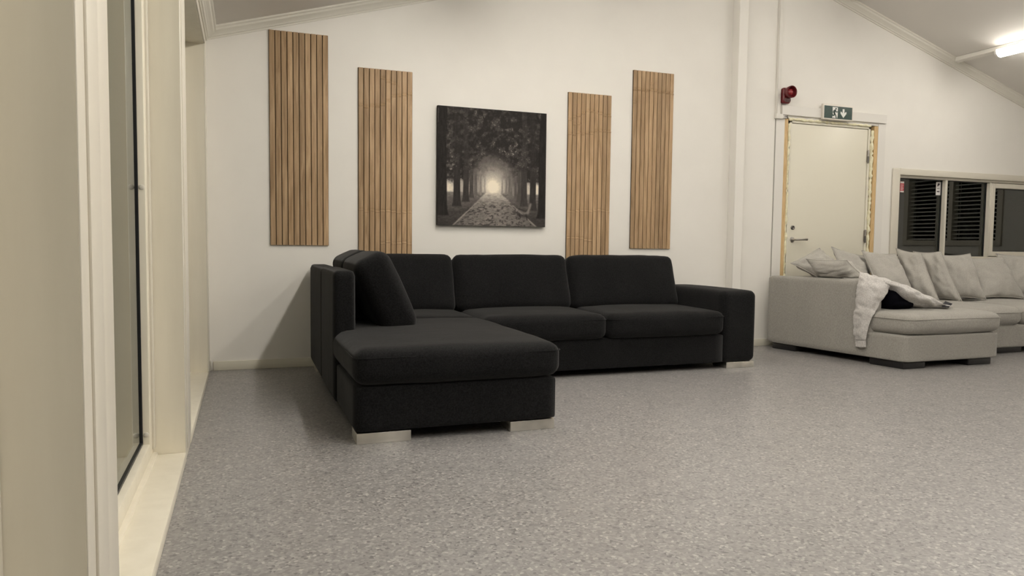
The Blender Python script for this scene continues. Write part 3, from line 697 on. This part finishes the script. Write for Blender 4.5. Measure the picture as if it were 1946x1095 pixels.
# ------------------------------------------------------------------ throw pillows on the grey sofa
def pillow(TL, TR, BR, BL, thick, label, seed, sag=.0, ns=22):
    TL, TR, BR, BL = map(Vector, (TL, TR, BR, BL))
    nrm = ((TR-TL)+(BR-BL)).cross((TL-BL)+(TR-BR)).normalized()     # points towards the camera side
    ctr = (TL+TR+BR+BL)/4; off = Vector((seed*2.3, seed*.7, seed*1.9))
    bm = bmesh.new(); g = {}
    size = ((TR-TL).length+(TL-BL).length)/2
    for side in (1, -1):
        for i in range(ns+1):
            for j in range(ns+1):
                s = -1+2*i/ns; t = -1+2*j/ns
                rim = i in (0, ns) or j in (0, ns)
                if rim and side == -1: g[(-1, i, j)] = g[(1, i, j)]; continue
                s2 = s*(1-.075*(1-t*t)); t2 = t*(1-.075*(1-s*s))
                a = (s2+1)/2; b = (t2+1)/2
                p = BL.lerp(BR, a).lerp(TL.lerp(TR, a), b)
                f = max(0, (1-s*s))**.55*max(0, (1-t*t))**.55
                f *= 1-.10*t*sag
                h = thick/2*f
                cor = max(0, 1-((1-abs(s))**2+(1-abs(t))**2)**.5/.75)
                ang = math.atan2((1-abs(t)), (1-abs(s))+1e-6)
                h += .010*math.sin(ang*18+seed)*cor*(0 if rim else 1)*min(1, f*3)
                h += (mnoise.noise(Vector((s*2.3, t*2.3, side*3.0))+off)*.020+mnoise.noise(Vector((s*5, t*9, side*5.0))+off)*.009)*min(1, f*2.2)
                p = p+nrm*side*h
                p.z -= sag*.03*(1-s*s)*max(0, t)
                g[(side, i, j)] = bm.verts.new(p)
    for side in (1, -1):
        for i in range(ns):
            for j in range(ns):
                q = (g[(side, i, j)], g[(side, i+1, j)], g[(side, i+1, j+1)], g[(side, i, j+1)])
                if len(set(q)) == 4: bm.faces.new(q if side == 1 else q[::-1])
    rim = [g[(1, i, 0)] for i in range(ns)]+[g[(1, ns, j)] for j in range(ns)]+[g[(1, i, ns)] for i in range(ns, 0, -1)]+[g[(1, 0, j)] for j in range(ns, 0, -1)]
    pts = [v.co.copy() for v in rim]
    r = empty('throw_pillow', ctr); tag(r, label, 'pillow', 'throw pillows on the grey sofa')
    bmobj('cover', bm, M_grey_lit, r, smooth=True)
    b2 = bmesh.new(); tube(b2, pts, .0035, 6, closed=True); bmobj('piping', b2, M_grey_lit, r, smooth=True)
    return r
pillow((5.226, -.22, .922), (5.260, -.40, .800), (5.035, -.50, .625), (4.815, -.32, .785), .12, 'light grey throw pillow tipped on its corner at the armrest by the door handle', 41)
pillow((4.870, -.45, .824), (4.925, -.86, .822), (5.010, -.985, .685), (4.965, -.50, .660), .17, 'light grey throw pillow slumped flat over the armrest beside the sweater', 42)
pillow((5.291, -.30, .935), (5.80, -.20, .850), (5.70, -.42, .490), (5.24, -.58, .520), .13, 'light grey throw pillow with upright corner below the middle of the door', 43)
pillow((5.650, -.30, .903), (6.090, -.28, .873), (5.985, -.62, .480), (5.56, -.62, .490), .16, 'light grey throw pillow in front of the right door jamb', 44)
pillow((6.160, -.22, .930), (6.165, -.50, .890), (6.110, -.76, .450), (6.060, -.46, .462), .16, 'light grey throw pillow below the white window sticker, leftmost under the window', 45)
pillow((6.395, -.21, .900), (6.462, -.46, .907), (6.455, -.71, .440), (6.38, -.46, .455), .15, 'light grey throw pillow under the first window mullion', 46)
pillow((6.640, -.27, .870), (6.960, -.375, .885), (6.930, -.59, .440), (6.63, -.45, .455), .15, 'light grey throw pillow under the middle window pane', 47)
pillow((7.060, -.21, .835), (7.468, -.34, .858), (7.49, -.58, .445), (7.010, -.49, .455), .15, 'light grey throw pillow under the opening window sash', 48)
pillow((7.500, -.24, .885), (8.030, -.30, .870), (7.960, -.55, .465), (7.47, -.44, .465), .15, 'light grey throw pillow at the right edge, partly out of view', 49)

# ------------------------------------------------------------------ clothes on the grey sofa
def catmull(P, m):
    out = []
    n = len(P)
    for i in range(n-1):
        p0, p1, p2, p3 = P[max(0, i-1)], P[i], P[i+1], P[min(n-1, i+2)]
        for k in range(m):
            t = k/m; out.append(.5*((2*p1)+(p2-p0)*t+(2*p0-5*p1+4*p2-p3)*t*t+(3*p1-p0-3*p2+p3)*t*t*t))
    out.append(P[-1]); return out
def sheet(name, rows, m, parent, mu=9, mv=7, wr=.006, seed=0, th=.006):
    R = [catmull([Vector(p) for p in r], mu) for r in rows]
    C = [catmull([r[i] for r in R], mv) for i in range(len(R[0]))]
    nu, nv = len(C), len(C[0]); off = Vector((seed, seed*2.0, 0)); V = []
    for i in range(nu):
        for j in range(nv):
            p = C[i][j]; a = C[min(i+1, nu-1)][j]-C[max(i-1, 0)][j]; b = C[i][min(j+1, nv-1)]-C[i][max(j-1, 0)]
            nn = a.cross(b)
            if nn.length > 1e-9: nn.normalize()
            d = mnoise.noise(Vector((p.x*9, p.y*9, p.z*13))+off)+.8*(1-2*abs(mnoise.noise(Vector((p.x*16+p.z*10, p.y*16-p.z*8, p.z*17))+off)))-.3
            V.append(p+nn*d*wr)
    Fc = [(i*nv+j, (i+1)*nv+j, (i+1)*nv+j+1, i*nv+j+1) for i in range(nu-1) for j in range(nv-1)]
    o = obj(name, V, Fc, m, parent, smooth=True)
    md = o.modifiers.new('thickness', 'SOLIDIFY'); md.thickness = th; md.offset = 0
    return o
sw = tag(empty('sweater', (4.95, -1.1, .66)), 'pale grey sweater draped over the end of the grey armrest', 'sweater')
sheet('body', [
    [(4.876, -1.020, .190), (4.874, -1.045, .188), (4.876, -1.090, .188), (4.889, -1.118, .194)],
    [(4.868, -1.014, .293), (4.860, -1.045, .290), (4.862, -1.095, .288), (4.890, -1.135, .284)],
    [(4.866, -1.018, .400), (4.858, -1.060, .395), (4.866, -1.115, .385), (4.897, -1.158, .370)],
    [(4.868, -1.020, .465), (4.862, -1.070, .460), (4.882, -1.135, .450), (4.938, -1.163, .432)],
    [(4.870, -1.025, .550), (4.868, -1.085, .545), (4.905, -1.155, .540), (5.002, -1.163, .528)],
    [(4.874, -1.028, .636), (4.878, -1.085, .628), (4.935, -1.155, .620), (5.055, -1.160, .591)],
    [(4.900, -1.020, .695), (4.915, -1.070, .690), (4.985, -1.115, .682), (5.098, -1.150, .652)],
    [(4.940, -.985, .716), (4.965, -1.020, .712), (5.030, -1.065, .698), (5.115, -1.110, .664)],
    [(5.030, -.930, .690), (5.050, -.970, .680), (5.085, -1.020, .655), (5.130, -1.080, .620)]], M_sweat, sw, wr=.012, seed=3)
sheet('cuff', [
    [(4.884, -1.028, .130), (4.880, -1.055, .128), (4.882, -1.090, .130), (4.891, -1.121, .137)],
    [(4.884, -1.026, .150), (4.880, -1.055, .149), (4.882, -1.090, .150), (4.891, -1.119, .156)],
    [(4.880, -1.022, .188), (4.876, -1.055, .187), (4.879, -1.090, .188), (4.890, -1.117, .193)]], M_sweat, sw, mu=8, mv=4, wr=.001, seed=5, th=.010)
def flattube(name, pts, m, parent, seed, wr=.009, n=22):
    C = catmull([Vector(p[:3]) for p in pts], 8); W_ = catmull([Vector((p[3], p[4], 0)) for p in pts], 8); off = Vector((seed, 0, seed)); bm = bmesh.new(); rings = []
    for i, c in enumerate(C):
        d = (C[min(i+1, len(C)-1)]-C[max(i-1, 0)]).normalized(); side = d.cross(Vector((0, 0, 1))).normalized(); upv = side.cross(d)
        ring = []
        for k in range(n):
            t = 2*math.pi*k/n; e_ = side*math.cos(t)*W_[i].x+upv*math.sin(t)*W_[i].y
            q = mnoise.noise(Vector((i*.10, math.cos(t)*1.6, math.sin(t)*1.6))+off)+.6*mnoise.noise(Vector((i*.22, math.cos(t)*4, math.sin(t)*4))+off)
            ring.append(bm.verts.new(c+e_*(1+q*wr/.03)))
        rings.append(ring)
    for A, B in zip(rings, rings[1:]):
        for k in range(n): bm.faces.new((A[k], A[(k+1) % n], B[(k+1) % n], B[k]))
    bm.faces.new(rings[0][::-1]); bm.faces.new(rings[-1])
    return bmobj(name, bm, m, parent, smooth=True)
flattube('sleeve', [(5.050, -1.095, .658, .05, .018), (5.120, -1.125, .630, .085, .032), (5.215, -1.150, .580, .110, .050), (5.340, -1.165, .528, .110, .056), (5.460, -1.160, .488, .095, .042), (5.550, -1.160, .470, .090, .026), (5.620, -1.165, .464, .095, .014)], M_sweat, sw, 8, wr=.012)
bm = bmesh.new(); rows_ = []
for i in range(40):
    a = i/39; p = Vector((5.520, -1.262, .450)).lerp(Vector((5.770, -1.090, .456)), a); wv = math.sin(a*22)*.010+math.sin(a*9+1)*.006
    rows_.append((bm.verts.new(p+Vector((wv, wv*.4, .012+.022*abs(math.sin(a*11))))), bm.verts.new(p+Vector((.050+wv*.8, -.022, .004+.010*abs(math.sin(a*11+.6)))))))
for A, B in zip(rows_, rows_[1:]): bm.faces.new((A[0], B[0], B[1], A[1]))
o = bmobj('ribbed_hem', bm, M_hem, sw, smooth=True); md = o.modifiers.new('thickness', 'SOLIDIFY'); md.thickness = .005
nv = tag(empty('folded_garment', (5.2, -1.0, .43)), 'dark navy garment bunched on the seat under the sweater', 'clothing')
bmobj('bundle', rbox((5.075, -1.185, .447), (5.40, -.86, .572), .06, puff=(.01, .01, .02), seg=16, wob=.03, seed=51), M_navy, nv, smooth=True)
bmobj('fold', rbox((5.09, -1.21, .446), (5.30, -1.02, .510), .035, puff=(.01, .01, .01), seg=12, wob=.02, seed=52), M_navy, nv, smooth=True)
